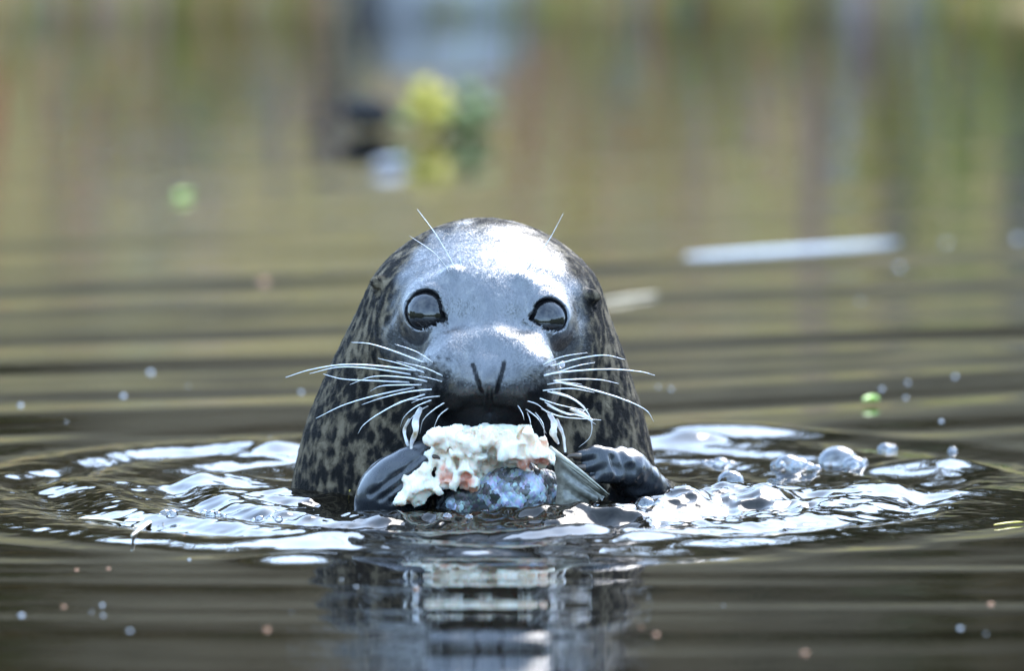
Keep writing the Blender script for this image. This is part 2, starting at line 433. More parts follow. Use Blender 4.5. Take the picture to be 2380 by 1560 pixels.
def body_sdf(p):
    d = fields(head0(p), p)
    # brow knobs, ears
    for c, r in BROWS: d = smin(d, sd_sph(p, c, r), .012)
    for c, r in EARS: d = smin(d, sd_ell(p, c+np.array([0, -.003, 0]), r), .005)
    d = eye_part(d, p, EYE_L, GAZE_L, .0192, .0204, R(3))
    d = eye_part(d, p, EYE_R, GAZE_R, .0174, .0166, R(5))
    for a, b, r, k in CREASES:
        d = smax(d, -sd_cap(p, a, b, r), k)
    # fore flippers folded round the fish, joined to the shoulders below the water
    fl = sd_ell(p, P(934, 1120, -.115), (.052, .024, .030), ROT_FL)
    for k, (px, py) in enumerate(((1000, 1062), (985, 1085), (955, 1120))):
        fl = smin(fl, sd_cap(p, P(900, 1130, -.13), P(px, py, -.142+.004*k), .011, .007), .003)
    fl = smin(fl, sd_cap(p, P(915, 1150, -.105), P(930, 1290, -.02), .026, .05), .03)
    fl = fl+.0014*noise(p[:, 0]*70, p[:, 1]*70, p[:, 2]*70, 87)
    for a, b in (((862, 1150), (1000, 1046)), ((884, 1160), (1004, 1072)), ((910, 1166), (1000, 1098))):
        q2 = (p-P(*a, -.135)); ax = P(*b, -.135)-P(*a, -.135); ln_ = np.linalg.norm(ax); ax = ax/ln_; h_ = np.clip(q2@ax, 0, ln_)
        qq = q2-h_[:, None]*ax; fl = fl+.0026*np.exp(-(qq[:, 0]**2+qq[:, 2]**2)/.0026**2)*(qq[:, 1] < .02)
    d = smin(d, fl, .006)
    fr = sd_cap(p, P(1405, 1080, -.098), P(1462, 1090, -.085), .0125, .0150)
    fr = smin(fr, sd_cap(p, P(1462, 1090, -.085), P(1545, 1142, -.06), .015, .009), .014)
    for a, b, c_, r0, r1 in (((1450, 1072), (1392, 1054), (1338, 1064), .0080, .0040), ((1452, 1090), (1398, 1080), (1350, 1090), .0085, .0040), ((1455, 1108), (1410, 1106), (1372, 1118), .0085, .0040)):
        fr = smin(fr, sd_cap(p, P(*a, -.100), P(*b, -.118), r0, r0*.85), .008)
        fr = smin(fr, sd_cap(p, P(*b, -.118), P(*c_, -.129), r0*.85, r1), .005)
    fr = smin(fr, sd_sph(p, P(1440, 1056, -.098), .0065), .008)
    fr = smin(fr, sd_cap(p, P(1470, 1125, -.07), P(1500, 1270, .02), .016, .06), .02)
    fr = fr+.0016*noise(p[:, 0]*110, p[:, 1]*110, p[:, 2]*110, 88)
    d = smin(d, fr, .006)
    return d
BROWS = []; EARS = []
BROWS = [(march(head0, 1050, 640)+np.array([0, .001, 0]), .0055), (march(head0, 1214, 656)+np.array([0, .001, 0]), .0055)]
EARS = [(march(head0, 884, 658), (.0085, .0085, .0062)), (march(head0, 1372, 690), (.0085, .0085, .0066))]
for px, py, A, s_ in ((1062, 738, .0065, .017), (1204, 748, .0065, .017), (968, 800, .0075, .020), (1304, 812, .0075, .020), (1012, 792, .0050, .014), (1254, 800, .0050, .014),
                     (1012, 668, -.0045, .015), (1246, 682, -.0045, .015), (1131, 745, .0035, .018), (1137, 806, .0030, .010), (1130, 620, .0022, .018), (1070, 880, -.002, .014), (1204, 884, -.002, .014), (1112, 930, .003, .008), (925, 720, .004, .016), (1342, 738, .004, .016)):
    FIELDS.append((march(head0, px, py), A, s_))
def crease(pts, r, k=.002, push=0.0):
    q = [march(lambda p: fields(head0(p), p), *a)+np.array([0, push, 0]) for a in pts]
    for a, b in zip(q[:-1], q[1:]): CREASES.append((a, b, r, k))
crease([(1099, 847), (1105, 866), (1112, 890), (1121, 914)], .0016, .0012)
crease([(1172, 842), (1167, 866), (1160, 890), (1153, 914)], .0016, .0012)
crease([(1138, 905), (1137, 960)], .0022, .003)
crease([(1032, 752), (1046, 764), (1016, 782)], .0014, .002)
crease([(985, 772), (1015, 764), (1040, 748)], .0014, .002)
crease([(1240, 768), (1275, 778), (1300, 772)], .0014, .002)
crease([(1215, 752), (1240, 770)], .0014, .002)
crease([(876, 672), (882, 690)], .0035, .003)
crease([(1376, 700), (1379, 716)], .0035, .003)
sv, sf = surface_nets(body_sdf, (-.255, -.20, -.13), (.205, .30, .275), .0036)
sv = project(body_sdf, sv, 2)
sv, sf = qsplit(sv, sf)
sv = project(body_sdf, sv, 1, .002)
def zA(q): return (630.2+q[0]*.3972, 770.3+q[1]*.3972)      # measured on an enlarged crop of the muzzle
def zB(q): return (770.2+q[0]*.3236, 462.1+q[1]*.3236)      # measured on an enlarged crop of the brow
WL = [[(905,190),(700,110),(570,72),(470,65)], [(955,190),(850,120),(725,75)], [(1015,205),(940,140)], [(905,248),(770,195),(625,158)],
 [(1020,272),(900,215),(735,175)], [(865,235),(650,205),(430,195),(230,225),(85,270)], [(835,258),(600,220),(400,210),(225,248)],
 [(830,302),(600,290),(420,280),(305,250)], [(925,298),(780,270),(600,265),(460,312)], [(890,316),(740,315),(640,322),(580,350)],
 [(850,330),(640,370),(430,430),(262,510)], [(955,340),(800,355),(650,390),(530,430)], [(910,368),(750,420),(620,490),(540,550),(508,600)],
 [(890,400),(780,405),(690,445)], [(950,400),(850,440),(780,500),(755,560)], [(1030,410),(950,460),(890,520),(870,600)],
 [(1045,445),(980,500),(945,590)], [(925,435),(850,480),(775,560)], [(1010,300),(930,275),(860,262)], [(1000,380),(900,390),(820,420)]]
WR = [[(1580,205),(1700,150),(1850,125)], [(1625,210),(1800,160),(1950,140),(2070,165)], [(1640,255),(1780,205),(1895,182)],
 [(1580,265),(1700,240),(1950,222),(2150,235),(2245,258)], [(1650,292),(1800,280),(1930,285),(2035,307)], [(1605,315),(1700,300),(1820,310)],
 [(1640,290),(1850,335),(2050,395),(2190,460),(2240,530)], [(1575,350),(1750,335),(1890,358)], [(1600,350),(1750,390),(1840,460),(1875,540),(1865,620),(1800,680)],
 [(1630,350),(1740,380),(1820,430),(1855,480)], [(1545,385),(1680,430),(1850,465)], [(1600,430),(1750,490),(1855,455)], [(1570,450),(1700,500),(1930,520)],
 [(1480,405),(1560,430),(1640,500)], [(1590,410),(1700,470),(1820,500),(1900,545)], [(1440,430),(1470,480),(1480,520)], [(1480,450),(1560,510),(1610,600)],
 [(1495,470),(1515,520),(1520,570)], [(1540,470),(1590,540),(1600,620)]]
BR = [([(897,515),(760,270),(618,75)], .00055), ([(855,540),(740,390),(560,265)], .0005), ([(935,520),(925,400)], .0003),
 ([(1380,550),(1460,430),(1560,300),(1665,105)], .0005), ([(1345,555),(1360,490)], .0003), ([(1410,625),(1480,570),(1580,530)], .0004)]
FOLL = np.array([march_many(body_sdf, [zA(w[0]) for w in WL+WR])]).reshape(-1, 3)
# colour masks: R = darkness of the face, G = bare glossy flipper skin, B = black lips, nostrils, eye rims and painted muzzle shade
def fall(c, r0, r1): return 1-sstep(r0, r1, np.linalg.norm(sv-c, axis=1))
qf = (sv-P(1130, 742, -.065))*np.array([1.25, .95, .92])
m_face = np.clip((1-sstep(.082, .132, np.linalg.norm(qf, axis=1)+.016*noise(sv[:, 0]*70, sv[:, 1]*70, sv[:, 2]*70, 37)))*sstep(.02, .10, sv[:, 2]), 0, 1)
flip = np.maximum(fall(P(930, 1118, -.12), .050, .066), fall(P(1430, 1072, -.10), .055, .070))
lip_shade = np.maximum(1-sstep(0, .012, sd_ell(sv, P(1136, 955, -.112), (.050, .05, .018))), 1-sstep(0, .02, sd_ell(sv, P(1138, 1010, -.085), (.066, .06, .030))))  # black lip colour, with the dark of the open mouth painted in
rim = np.zeros(len(sv))
for c in (EYE_L, EYE_R): rim = np.maximum(rim, 1-sstep(.0238, .0250, np.linalg.norm(sv-c, axis=1)))
for a, b, r, k in CREASES[:6]: rim = np.maximum(rim, 1-sstep(.0, .0011, sd_cap(sv, a, b, r)))
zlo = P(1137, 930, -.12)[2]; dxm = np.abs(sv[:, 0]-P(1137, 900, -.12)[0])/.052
under = sstep(zlo+.003, zlo-.005, sv[:, 2]-.021*np.clip(dxm, 0, 1)**2+.0045*noise(sv[:, 0]*130, sv[:, 1]*160, sv[:, 2]*160, 33)-.006*np.exp(-((sv[:, 0]-P(1137, 900, -.12)[0])/.012)**2))  # dark lip hair plus shade painted onto the underside of the muzzle
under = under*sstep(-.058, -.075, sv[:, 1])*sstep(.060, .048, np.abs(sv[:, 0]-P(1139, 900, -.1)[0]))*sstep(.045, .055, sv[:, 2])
dots = np.zeros(len(sv))
for c in np.concatenate([FOLL, FOLL+np.array([.006, 0, .004])*np.sign(1137-1190), FOLL+np.array([0, 0, -.007]), FOLL+np.array([.004, 0, .006])]): dots = np.maximum(dots, .85*(1-sstep(.0010, .0030, np.linalg.norm(sv[:, [0, 2]]-c[[0, 2]], axis=1)))*(sv[:, 1] < -.05))
black = np.maximum(np.maximum(np.maximum(lip_shade, rim), under), dots)
seal = empty('seal', (-.03, .05, 0), 'wet spotted grey seal with head out of the water, biting a fish', 'seal')
t = NT('seal_coat'); vec = t.coord()
mk = t.sep(t.attr('mask'))
v2 = t.coord(scale=(1.0, 1.0, .72))
wob = t.new('ShaderNodeVectorMath', operation='MULTIPLY_ADD'); t.l.new(t.noise(v2, 90, 2, .5, 0, 'Color'), wob.inputs[0]); wob.inputs[1].default_value = (.009, .009, .009); t.l.new(v2, wob.inputs[2])
vo = t.new('ShaderNodeTexVoronoi', feature='SMOOTH_F1'); t.l.new(wob.outputs[0], vo.inputs['Vector']); vo.inputs['Scale'].default_value = 112; vo.inputs['Smoothness'].default_value = .45
sp = t.math('ADD', vo.outputs['Distance'], t.math('MULTIPLY', t.math('SUBTRACT', t.noise(v2, 44, 5, .7), .5), 2.3))
coat = t.ramp(sp, [(.26, (.009, .008, .007)), (.43, (.022, .019, .016)), (.58, (.085, .067, .044)), (.90, (.22, .172, .112))])
hair = t.noise(t.coord(scale=(1, 1, .20)), 560, 4, .7)
clump = t.noise(t.coord(scale=(1, 1, .35)), 150, 3, .6, .5); lump = t.noise(vec, 42, 3, .5)
coat = t.mix(t.ramp(hair, [(.45, 0.0), (.75, .40)]), coat, (.02, .018, .016), 'MIX')
facec = t.ramp(t.noise(t.coord(scale=(1, 1, .4)), 130, 4, .6), [(.35, (.013, .0145, .018)), (.55, (.036, .038, .043)), (.70, (.12, .11, .098))])
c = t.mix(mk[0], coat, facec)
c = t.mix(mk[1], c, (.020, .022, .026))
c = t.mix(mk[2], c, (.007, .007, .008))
rg = t.math('ADD', t.math('MULTIPLY', mk[0], -.29), .60)
rg = t.math('ADD', rg, t.math('MULTIPLY', mk[1], -.42))
rg = t.math('ADD', rg, t.math('MULTIPLY', clump, .22))
rg = t.math('ADD', rg, -.06)
hb = t.math('MULTIPLY', hair, t.math('SUBTRACT', 1.0, mk[1]))
t.set(Base_Color=c, Roughness=rg, IOR=1.55, Specular_IOR_Level=t.math('MULTIPLY', t.math('ADD', t.math('MULTIPLY', mk[0], .92), .08), t.math('SUBTRACT', 1.0, t.math('MULTIPLY', mk[2], .85))), Coat_Weight=t.math('MULTIPLY', t.math('MAXIMUM', mk[0], t.math('MULTIPLY', mk[1], .75)), t.math('SUBTRACT', .95, t.math('MULTIPLY', mk[2], .85))), Coat_Roughness=t.math('ADD', t.math('MULTIPLY', clump, .25), .16), Coat_IOR=1.66,
      Normal=t.bump(hb, .55, .0014, t.bump(t.math('MULTIPLY', clump, t.math('SUBTRACT', 1.0, mk[1])), .30, .003, t.bump(lump, .16, .008))))
COAT = t.m
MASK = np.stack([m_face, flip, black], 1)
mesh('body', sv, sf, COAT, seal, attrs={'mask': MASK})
# short wet fur lying in clumps on the head, neck and flippers
g = np.random.default_rng(8)
fc = sv[sf]; fcen = fc.mean(1); fn = np.cross(fc[:, 2]-fc[:, 0], fc[:, 3]-fc[:, 1]); fa = np.linalg.norm(fn, axis=1)/2; fn = fn/(2*fa[:, None]+1e-12)
mk4 = MASK[sf].mean(1)
wgt = fa*(fcen[:, 2] > -.004)*(fn[:, 1] < .35)*(1-np.clip(mk4[:, 1], 0, 1))
for c in (EYE_L, EYE_R): wgt = wgt*(np.linalg.norm(fcen-c, axis=1) > .0275)
for a, b, r, k in CREASES[:6]: wgt = wgt*(sd_cap(fcen, a, b, r) > .0010)
NF = 125000
pk = g.choice(len(sf), NF, p=wgt/wgt.sum()); uv = g.random((NF, 2))
q = fc[pk]; base = (q[:, 0]*(1-uv[:, :1])+q[:, 1]*uv[:, :1])*(1-uv[:, 1:])+(q[:, 3]*(1-uv[:, :1])+q[:, 2]*uv[:, :1])*uv[:, 1:]
nr = fn[pk]; flow = base-P(1137, 905, -.15); flow[:, 2] -= .55*sstep(.16, .05, base[:, 2])*.2
flow /= np.linalg.norm(flow, axis=1)[:, None]
flow = flow+.42*np.stack([noise(base[:, 0]*140, base[:, 1]*140, base[:, 2]*140, 80+i) for i in range(3)], 1)+.16*g.normal(size=(NF, 3))
flow -= nr*(flow*nr).sum(1)[:, None]; flow /= np.linalg.norm(flow, axis=1)[:, None]+1e-9
side = np.cross(nr, flow); roll = g.normal(size=NF)[:, None]*(.20-.10*mk4[pk, :1])
side = side*np.cos(roll)+nr*np.sin(roll)
lift = (1-.4*mk4[pk, 0])[:, None]*(.07+.18*np.clip(noise(base[:, 0]*170, base[:, 1]*170, base[:, 2]*170, 90), 0, 1)+.05*g.random(NF))[:, None]
nose_d = np.linalg.norm(base-P(1137, 885, -.14), axis=1)
L = (g.uniform(.0030, .0062, NF)*(1-.35*mk4[pk, 0])*(.35+.65*sstep(.015, .04, nose_d)))[:, None]; wd = g.uniform(.00022, .00046, NF)[:, None]
b0 = base-nr*.0003; m0 = base+flow*L*.5+nr*(L*lift*.62+.00015); t0 = base+flow*L+nr*(L*lift*.80)
V = np.stack([b0-side*wd, b0+side*wd, m0+side*wd*.85, m0-side*wd*.85, t0], 1).reshape(-1, 3)
ix = np.arange(NF)[:, None]*5
F3 = np.concatenate([ix+np.array([0, 1, 2]), ix+np.array([0, 2, 3]), ix+np.array([3, 2, 4])])
FURM = COAT.copy(); FURM.name = 'seal_fur'
for l in list(FURM.node_tree.nodes['Principled BSDF'].inputs['Normal'].links): FURM.node_tree.links.remove(l)
tag(mesh('fur', V, F3, FURM, seal, smooth=False, attrs={'mask': np.repeat(mk4[pk], 5, 0)}), kind='stuff')
CLAW = simple('claw', (.075, .055, .04), .3, .3, 200)
for pts, Y, r in (([(1350, 1062), (1328, 1060), (1312, 1068)], -.132, .0034), ([(1360, 1088), (1338, 1087), (1322, 1095)], -.134, .0034), ([(1382, 1114), (1362, 1118), (1348, 1127)], -.134, .0034),
                  ([(1000, 1064), (1014, 1062), (1024, 1068)], -.148, .0030), ([(988, 1086), (1002, 1086), (1012, 1094)], -.146, .0030)):
    v, f = tube(bez([P(x, y, Y-.002*i) for i, (x, y) in enumerate(pts)], 8), r*np.linspace(1, .12, 8)**.8, 7); mesh('claw', v, f, CLAW, seal)

def uvsphere(c, r, nu=40, nv=24, rot=None, squash=(1, 1, 1), half=False):
    v = []; f = []
    vmax = math.pi/2 if half else math.pi
    for i in range(nv+1):
        a = vmax*i/nv
        for j in range(nu):
            b = 2*math.pi*j/nu; v.append((math.sin(a)*math.cos(b), math.sin(a)*math.sin(b), math.cos(a)))
    v = np.array(v)*r*np.array(squash)
    if rot is not None: v = v@rot.T
    for i in range(nv):
        for j in range(nu): f.append((i*nu+j, (i+1)*nu+j, (i+1)*nu+(j+1) % nu, i*nu+(j+1) % nu))
    return v+np.asarray(c), np.array(f)
t = NT('seal_eye')
t.set(Base_Color=t.ramp(t.noise(t.coord(), 220, 3), [(.4, (.003, .003, .004)), (.7, (.008, .007, .008))]), Roughness=.12, IOR=1.4, Specular_IOR_Level=.5, Coat_Weight=1.0, Coat_Roughness=.04, Coat_IOR=1.44)
EYEM = t.m
for c, g in ((EYE_L, GAZE_L), (EYE_R, GAZE_R)):
    v, f = uvsphere(c, .0236, 48, 32); mesh('eye', v, f, EYEM, seal)
t = NT('whisker'); t.set(Base_Color=(.88, .88, .86), Roughness=.25, IOR=1.5, Specular_IOR_Level=.8, Subsurface_Weight=.3, Subsurface_Radius=(.01, .01, .01))
v = t.coord(); t.set(Base_Color=t.ramp(t.noise(v, 200, 2), [(.3, (.78, .77, .74)), (.7, (.93, .93, .92))]))
WHISK = t.m
rng = random.Random(4)
def whisker(pp, r0, dy, zf):
    px = [zf(q) for q in pp]
    b = march(body_sdf, *px[0])
    n = len(px); pts = [b+np.array([0, .004, 0])]
    for i in range(1, n):
        u = i/(n-1); pts.append(P(*px[i], b[1]-.010*math.sin(u*math.pi)+dy*u))
    m = 9+4*n; c = bez(pts, m); u = np.linspace(0, 1, m)
    rad = r0*(1-.78*u**1.3)
    if rng.random() < .6: rad = rad*(1+.16*np.sin(u*m*1.9+rng.random()*6))
    v, f = tube(c, rad, 6); mesh('whisker', v, f, WHISK, seal)
for side in (WL, WR):
    for w in side:
        L = math.dist(w[0], w[-1]); whisker(w, .00052+.00046*min(1, L/650), rng.uniform(-.015, .03), zA)
for w, r in BR: whisker(w, r, rng.uniform(-.01, .02), zB)


# ================================================================== FISH
fish = empty('fish', P(1150, 1150, -.14), 'half eaten pale fish with torn white flesh and blue silvery scales', 'fish')
FLESH_OUT = [(1010,994),(1060,990),(1130,1000),(1230,1000),(1262,1022),(1290,1047),(1286,1072),(1250,1080),(1205,1080),(1165,1062),(1128,1085),(1124,1120),(1108,1146),(1070,1142),(1040,1130),(1015,1150),(990,1150),(965,1166),(912,1180),(928,1150),(952,1125),(950,1095),(1002,1068),(1006,1040),(1002,1010)]
def inpoly(x, y, poly):
    c = False; n = len(poly)
    for i in range(n):
        x0, y0 = poly[i]; x1, y1 = poly[i-1]
        if (y0 > y) != (y1 > y) and x < (x1-x0)*(y-y0)/(y1-y0)+x0: c = not c
    return c
rng = random.Random(11)
blobs = []
while len(blobs) < 90:
    x, y = rng.uniform(900, 1295), rng.uniform(985, 1185)
    if not inpoly(x, y, FLESH_OUT): continue
    r = rng.uniform(.0045, .0105)
    mx = r/.0004*.55
    if not all(inpoly(x+mx*a, y+mx*b, FLESH_OUT) for a, b in ((1, 0), (-1, 0), (0, 1), (0, -1))): r *= .55
    qx = np.array([rng.gauss(0, 1) for _ in range(3)]); blobs.append((P(x, y, -.148+rng.uniform(-.016, .010)), np.array([1.45, .85, .62])*r, frame(qx, (rng.gauss(0, 1), rng.gauss(0, 1), 1.1))))
TRUNK = [(P(1080, 1165, -.118), .026), (P(1200, 1150, -.116), .034), (P(1282, 1195, -.112), .022)]
def trunk_sdf(p):
    d = sd_cap(p, TRUNK[0][0], TRUNK[1][0], TRUNK[0][1], TRUNK[1][1])
    return smin(d, sd_cap(p, TRUNK[1][0], TRUNK[2][0], TRUNK[1][1], TRUNK[2][1]), .01)+.005*noise(p[:, 0]*45, p[:, 1]*45, p[:, 2]*45, 71)+.002*noise(p[:, 0]*120, p[:, 1]*120, p[:, 2]*120, 72)
def flesh_sdf(p):
    d = np.full(len(p), 1.0)
    for c, r, rt in blobs: d = smin(d, sd_ell(p, c, r, rt), .0028)
    d = smin(d, sd_ell(p, P(1130, 1040, -.128), (.050, .016, .020)), .006)
    w = p+.002*noise(p[:, 0]*90, p[:, 1]*90, p[:, 2]*90, 9)[:, None]
    return d-.0030*(1-2*np.abs(noise(w[:, 0]*115, w[:, 1]*115, w[:, 2]*85, 5)))+.0016*noise(w[:, 0]*210, w[:, 1]*210, w[:, 2]*130, 15)+.0005*noise(w[:, 0]*420, w[:, 1]*420, w[:, 2]*420, 6)
fv, ff = surface_nets(flesh_sdf, (-.125, -.185, -.02), (.055, -.105, .082), .0014)
red = np.zeros(len(fv))
for px, py, rr in ((1088, 1118, .012), (1035, 1112, .010), (1235, 1078, .010), (1255, 1072, .009), (1030, 1090, .006), (1100, 1150, .012), (1215, 1082, .008)):
    c = P(px, py, -.160); q = fv-c; q[:, 1] *= .5
    red = np.maximum(red, 1-sstep(.3*rr, rr, np.linalg.norm(q, axis=1)))
t = NT('fish_flesh'); vec = t.coord(); rd = t.sep(t.attr('mask'))[0]
base = t.ramp(t.noise(vec, 48, 4), [(.28, (.88, .52, .36)), (.38, (.95, .77, .60)), (.52, (.97, .83, .68)), (.75, (.98, .89, .77))])
base = t.mix(t.math('MULTIPLY', rd, t.ramp(t.noise(vec, 160, 3), [(.30, .45), (.6, 1.0)])), base, (.78, .30, .19))
t.set(Base_Color=base, Roughness=.42, Subsurface_Weight=.8, Subsurface_Radius=(.008, .005, .004), Subsurface_Scale=1.0, IOR=1.4, Normal=t.bump(t.noise(t.coord(scale=(1, 1, .5)), 330, 4, .65), .8, .0016))
mesh('flesh', fv, ff, t.m, fish, attrs={'mask': np.stack([red, red, red], 1)})
tv, tf = surface_nets(trunk_sdf, (-.16, -.18, -.08), (.12, -.05, .06), .003)
t = NT('fish_skin'); vec = t.coord()
t.set(Base_Color=t.ramp(t.noise(vec, 160, 4), [(.35, (.025, .026, .03)), (.55, (.09, .10, .11)), (.7, (.25, .28, .32))]), Roughness=.22, Metallic=.25, Normal=t.bump(t.noise(vec, 420, 3), .5, .0015))
SKIN = t.m
mesh('skin', tv, tf, SKIN, fish)
# scales: a few millimetres each, joined
SC_OUT = [(1110,1100),(1140,1062),(1180,1060),(1290,1070),(1300,1120),(1296,1200),(1035,1204),(1040,1150)]
V = []; F = []; Cc = []; XY = []
row = 0
for yy in np.arange(1064, 1205, 5.0):
    row += 1
    for xx in np.arange(1030+(row % 2)*3.6, 1300, 7.2):
        x, y = xx+rng.uniform(-1.6, 1.6), yy+rng.uniform(-1.4, 1.4)
        if inpoly(x, y, SC_OUT) and rng.random() > .04: XY.append((x, y))
PT = march_many(trunk_sdf, XY); NN = grad(trunk_sdf, PT); NN /= np.linalg.norm(NN, axis=1)[:, None]
for (x, y), p, nn in zip(XY, PT, NN):
    if p[1] > -.07: continue
    a = np.cross(nn, (.25, 0, 1)); a /= np.linalg.norm(a); b = np.cross(nn, a)
    tl = rng.uniform(.05, .55); nn2 = nn+b*tl*.35+a*rng.uniform(-.14, .14); nn2 /= np.linalg.norm(nn2)
    a = np.cross(nn2, b); a /= np.linalg.norm(a); b2 = np.cross(nn2, a)
    r = rng.uniform(.0022, .0030); o = len(V)
    V.append(p+nn*.0012)
    for k in range(7):
        w = 2*math.pi*k/7; V.append(p+nn*.0004+r*(math.cos(w)*a*.9+math.sin(w)*b2*1.15))
    for k in range(7): F.append((o, o+1+k, o+1+(k+1) % 7))
    pn = float(fbm2(np.array([x*.040]), np.array([y*.050]), 91, 3)[0])*1.5+rng.uniform(-.10, .10)
    cc = (.46, .53, .62) if pn > .2 else (.34, .39, .45) if pn > .02 else (.20, .21, .21) if pn > -.18 else (.08, .08, .08)
    cc = tuple(q*rng.uniform(.8, 1.15) for q in cc) if rng.random() < .96 else (.36, .48, .44)
    Cc += [cc]*8
t = NT('fish_scale'); t.set(Base_Color=t.attr('mask'), Roughness=.34, Metallic=.15, Specular_IOR_Level=.7)
tag(mesh('scale', np.array(V), F, t.m, fish, attrs={'mask': np.array(Cc)}), kind='stuff')
# fin fanned out over the water
t = NT('fin_membrane'); tr = t.new('ShaderNodeBsdfTranslucent'); mx = t.new('ShaderNodeMixShader')
vec = t.coord()
t.set(Base_Color=t.ramp(t.noise(vec, 220, 4), [(.35, (.16, .155, .13)), (.65, (.36, .35, .29))]), Roughness=.2, Specular_IOR_Level=.8)
tr.inputs['Color'].default_value = (.42, .40, .33, 1); mx.inputs[0].default_value = .35
t.l.new(t.bsdf.outputs[0], mx.inputs[1]); t.l.new(tr.outputs[0], mx.inputs[2]); t.l.new(mx.outputs[0], t.out.inputs['Surface'])
FIN = t.m
RAYM = simple('fin_ray', (.46, .44, .35), .3, .3, 150, Subsurface_Weight=.3, Subsurface_Radius=(.004, .004, .003))
fb = [P(1276, 1042, -.150), P(1284, 1068, -.148), P(1290, 1098, -.146), P(1294, 1130, -.144), P(1290, 1180, -.140)]
ft = [P(1416, 1150, -.128), P(1404, 1158, -.132), P(1380, 1166, -.136), P(1350, 1176, -.140), P(1315, 1190, -.142)]
G = []
for u in np.linspace(0, 1, 17):
    b = bez(fb, 200)[int(u*199)]; e = bez(ft, 200)[int(u*199)]
    for w in np.linspace(0, 1, 13):
        q = b+(e-b)*w; q = q+np.array([0, -.003*math.sin(u*5*math.pi+w*2)*w-.006*math.sin(w*math.pi), -.003*math.sin(w*math.pi)*(1-u)+.0022*math.sin(u*37)*w*w]); G.append(q)
G = np.array(G); i0 = (np.arange(16)[:, None]*13+np.arange(12)[None]).ravel()
fq = np.stack([i0, i0+1, i0+14, i0+13], 1)
# give the membrane a thickness
nb = len(G); G2 = np.concatenate([G, G+np.array([0, .0008, 0])]); fq2 = np.concatenate([fq, fq[:, ::-1]+nb])
fin = mesh('fin', G2, fq2, FIN, fish)
for k, u in enumerate((0, .10, .28, .5, .74)):
    b = bez(fb, 200)[int(u*199)]; e = bez(ft, 200)[int(u*199)]
    m = (b+e)/2+np.array([0, -.005, .0015])
    v, f = tube(bez([b, m, e], 12), np.linspace((.0030, .0012, .0005, .00035, .0003)[k], .0003, 12), 8)
    o = mesh('fin_ray', v, f, RAYM, None); o.parent = fin; o.location = -np.array(fish.location)
# ragged strips of skin hanging at the corners of the mouth
t = NT('fish_strip'); vec = t.coord()
t.set(Base_Color=t.ramp(t.noise(vec, 75, 3), [(.30, (.28, .17, .05)), (.42, (.62, .55, .45)), (.6, (.82, .82, .84)), (.75, (.72, .42, .34))]), Roughness=.18, Subsurface_Weight=.4, Subsurface_Radius=(.004, .003, .002), Specular_IOR_Level=.8)
STRIP = t.m
def strip(pts, wid, Y, n=26):
    c = bez([P(x, y, Y+(.004 if i % 2 else 0)) for i, (x, y) in enumerate(pts)], n)
    w = np.interp(np.linspace(0, 1, n), np.linspace(0, 1, len(wid)), wid)*.0004/2
    v = []; f = []; K = 10
    for i in range(n):
        tn = c[min(i+1, n-1)]-c[max(i-1, 0)]; tn /= np.linalg.norm(tn); a = np.cross(tn, (0, 1, 0)); a /= np.linalg.norm(a); b = np.cross(tn, a)
        wob = 1+.10*math.sin(i*.9)
        for k in range(K):
            q = 2*math.pi*k/K; v.append(c[i]+a*math.cos(q)*w[i]*wob+b*math.sin(q)*min(.0009, w[i]))
    for i in range(n-1):
        for k in range(K): f.append((i*K+k, i*K+(k+1) % K, (i+1)*K+(k+1) % K, (i+1)*K+k))
    f.append(tuple(range(K))); f.append(tuple((n-1)*K+k for k in range(K))[::-1])
    mesh('skin_strip', np.array(v), f, STRIP, fish)
strip([(978, 948), (966, 978), (966, 1005), (956, 1035), (962, 1068)], [9, 17, 13, 9, 5], -.136)
strip([(952, 975), (940, 1000), (946, 1030), (958, 1062)], [6, 8, 7, 5], -.126)
strip([(945, 1040), (940, 1058), (936, 1072)], [8, 14, 5], -.118)
strip([(1276, 960), (1288, 985), (1286, 1008), (1298, 1032)], [9, 15, 17, 5], -.134)
strip([(1292, 975), (1308, 1010), (1314, 1052)], [10, 7, 5], -.122)
strip([(1325, 952), (1350, 962), (1378, 978)], [5, 13, 4], -.118)

# ================================================================== BUBBLES AND FLOATING BITS
t = NT('bubble_film'); tr = t.new('ShaderNodeBsdfTransparent'); gl = t.new('ShaderNodeBsdfGlossy'); gl.inputs['Roughness'].default_value = .04
lw = t.new('ShaderNodeLayerWeight'); lw.inputs['Blend'].default_value = .30
n = t.noise(t.coord(), 90, 3)
fac = t.math('ADD', t.math('MULTIPLY', lw.outputs['Fresnel'], .85), t.math('MULTIPLY', n, .22), True)
mx = t.new('ShaderNodeMixShader'); t.l.new(fac, mx.inputs[0]); t.l.new(tr.outputs[0], mx.inputs[1]); t.l.new(gl.outputs[0], mx.inputs[2]); t.l.new(mx.outputs[0], t.out.inputs['Surface'])
gl.inputs['Color'].default_value = (.95, .97, 1, 1)
FILM = t.m
FOAM = simple('foam_speck', (.55, .56, .57), .3, .1, 300, Subsurface_Weight=.3, Subsurface_Radius=(.003, .003, .003))
SEED = simple('orange_seed', (.42, .17, .07), .5, .3, 300)
def wz(x, y): return float(water_height(np.array([x]), np.array([y]))[0])
def on_water(px, py):
    q = W(px, py, 0)
    for _ in range(3): q = W(px, py, wz(q[0], q[1]))
    return q
def pxs(q): return np.linalg.norm(q-CAM)*_k           # metres for one measured pixel at that distance
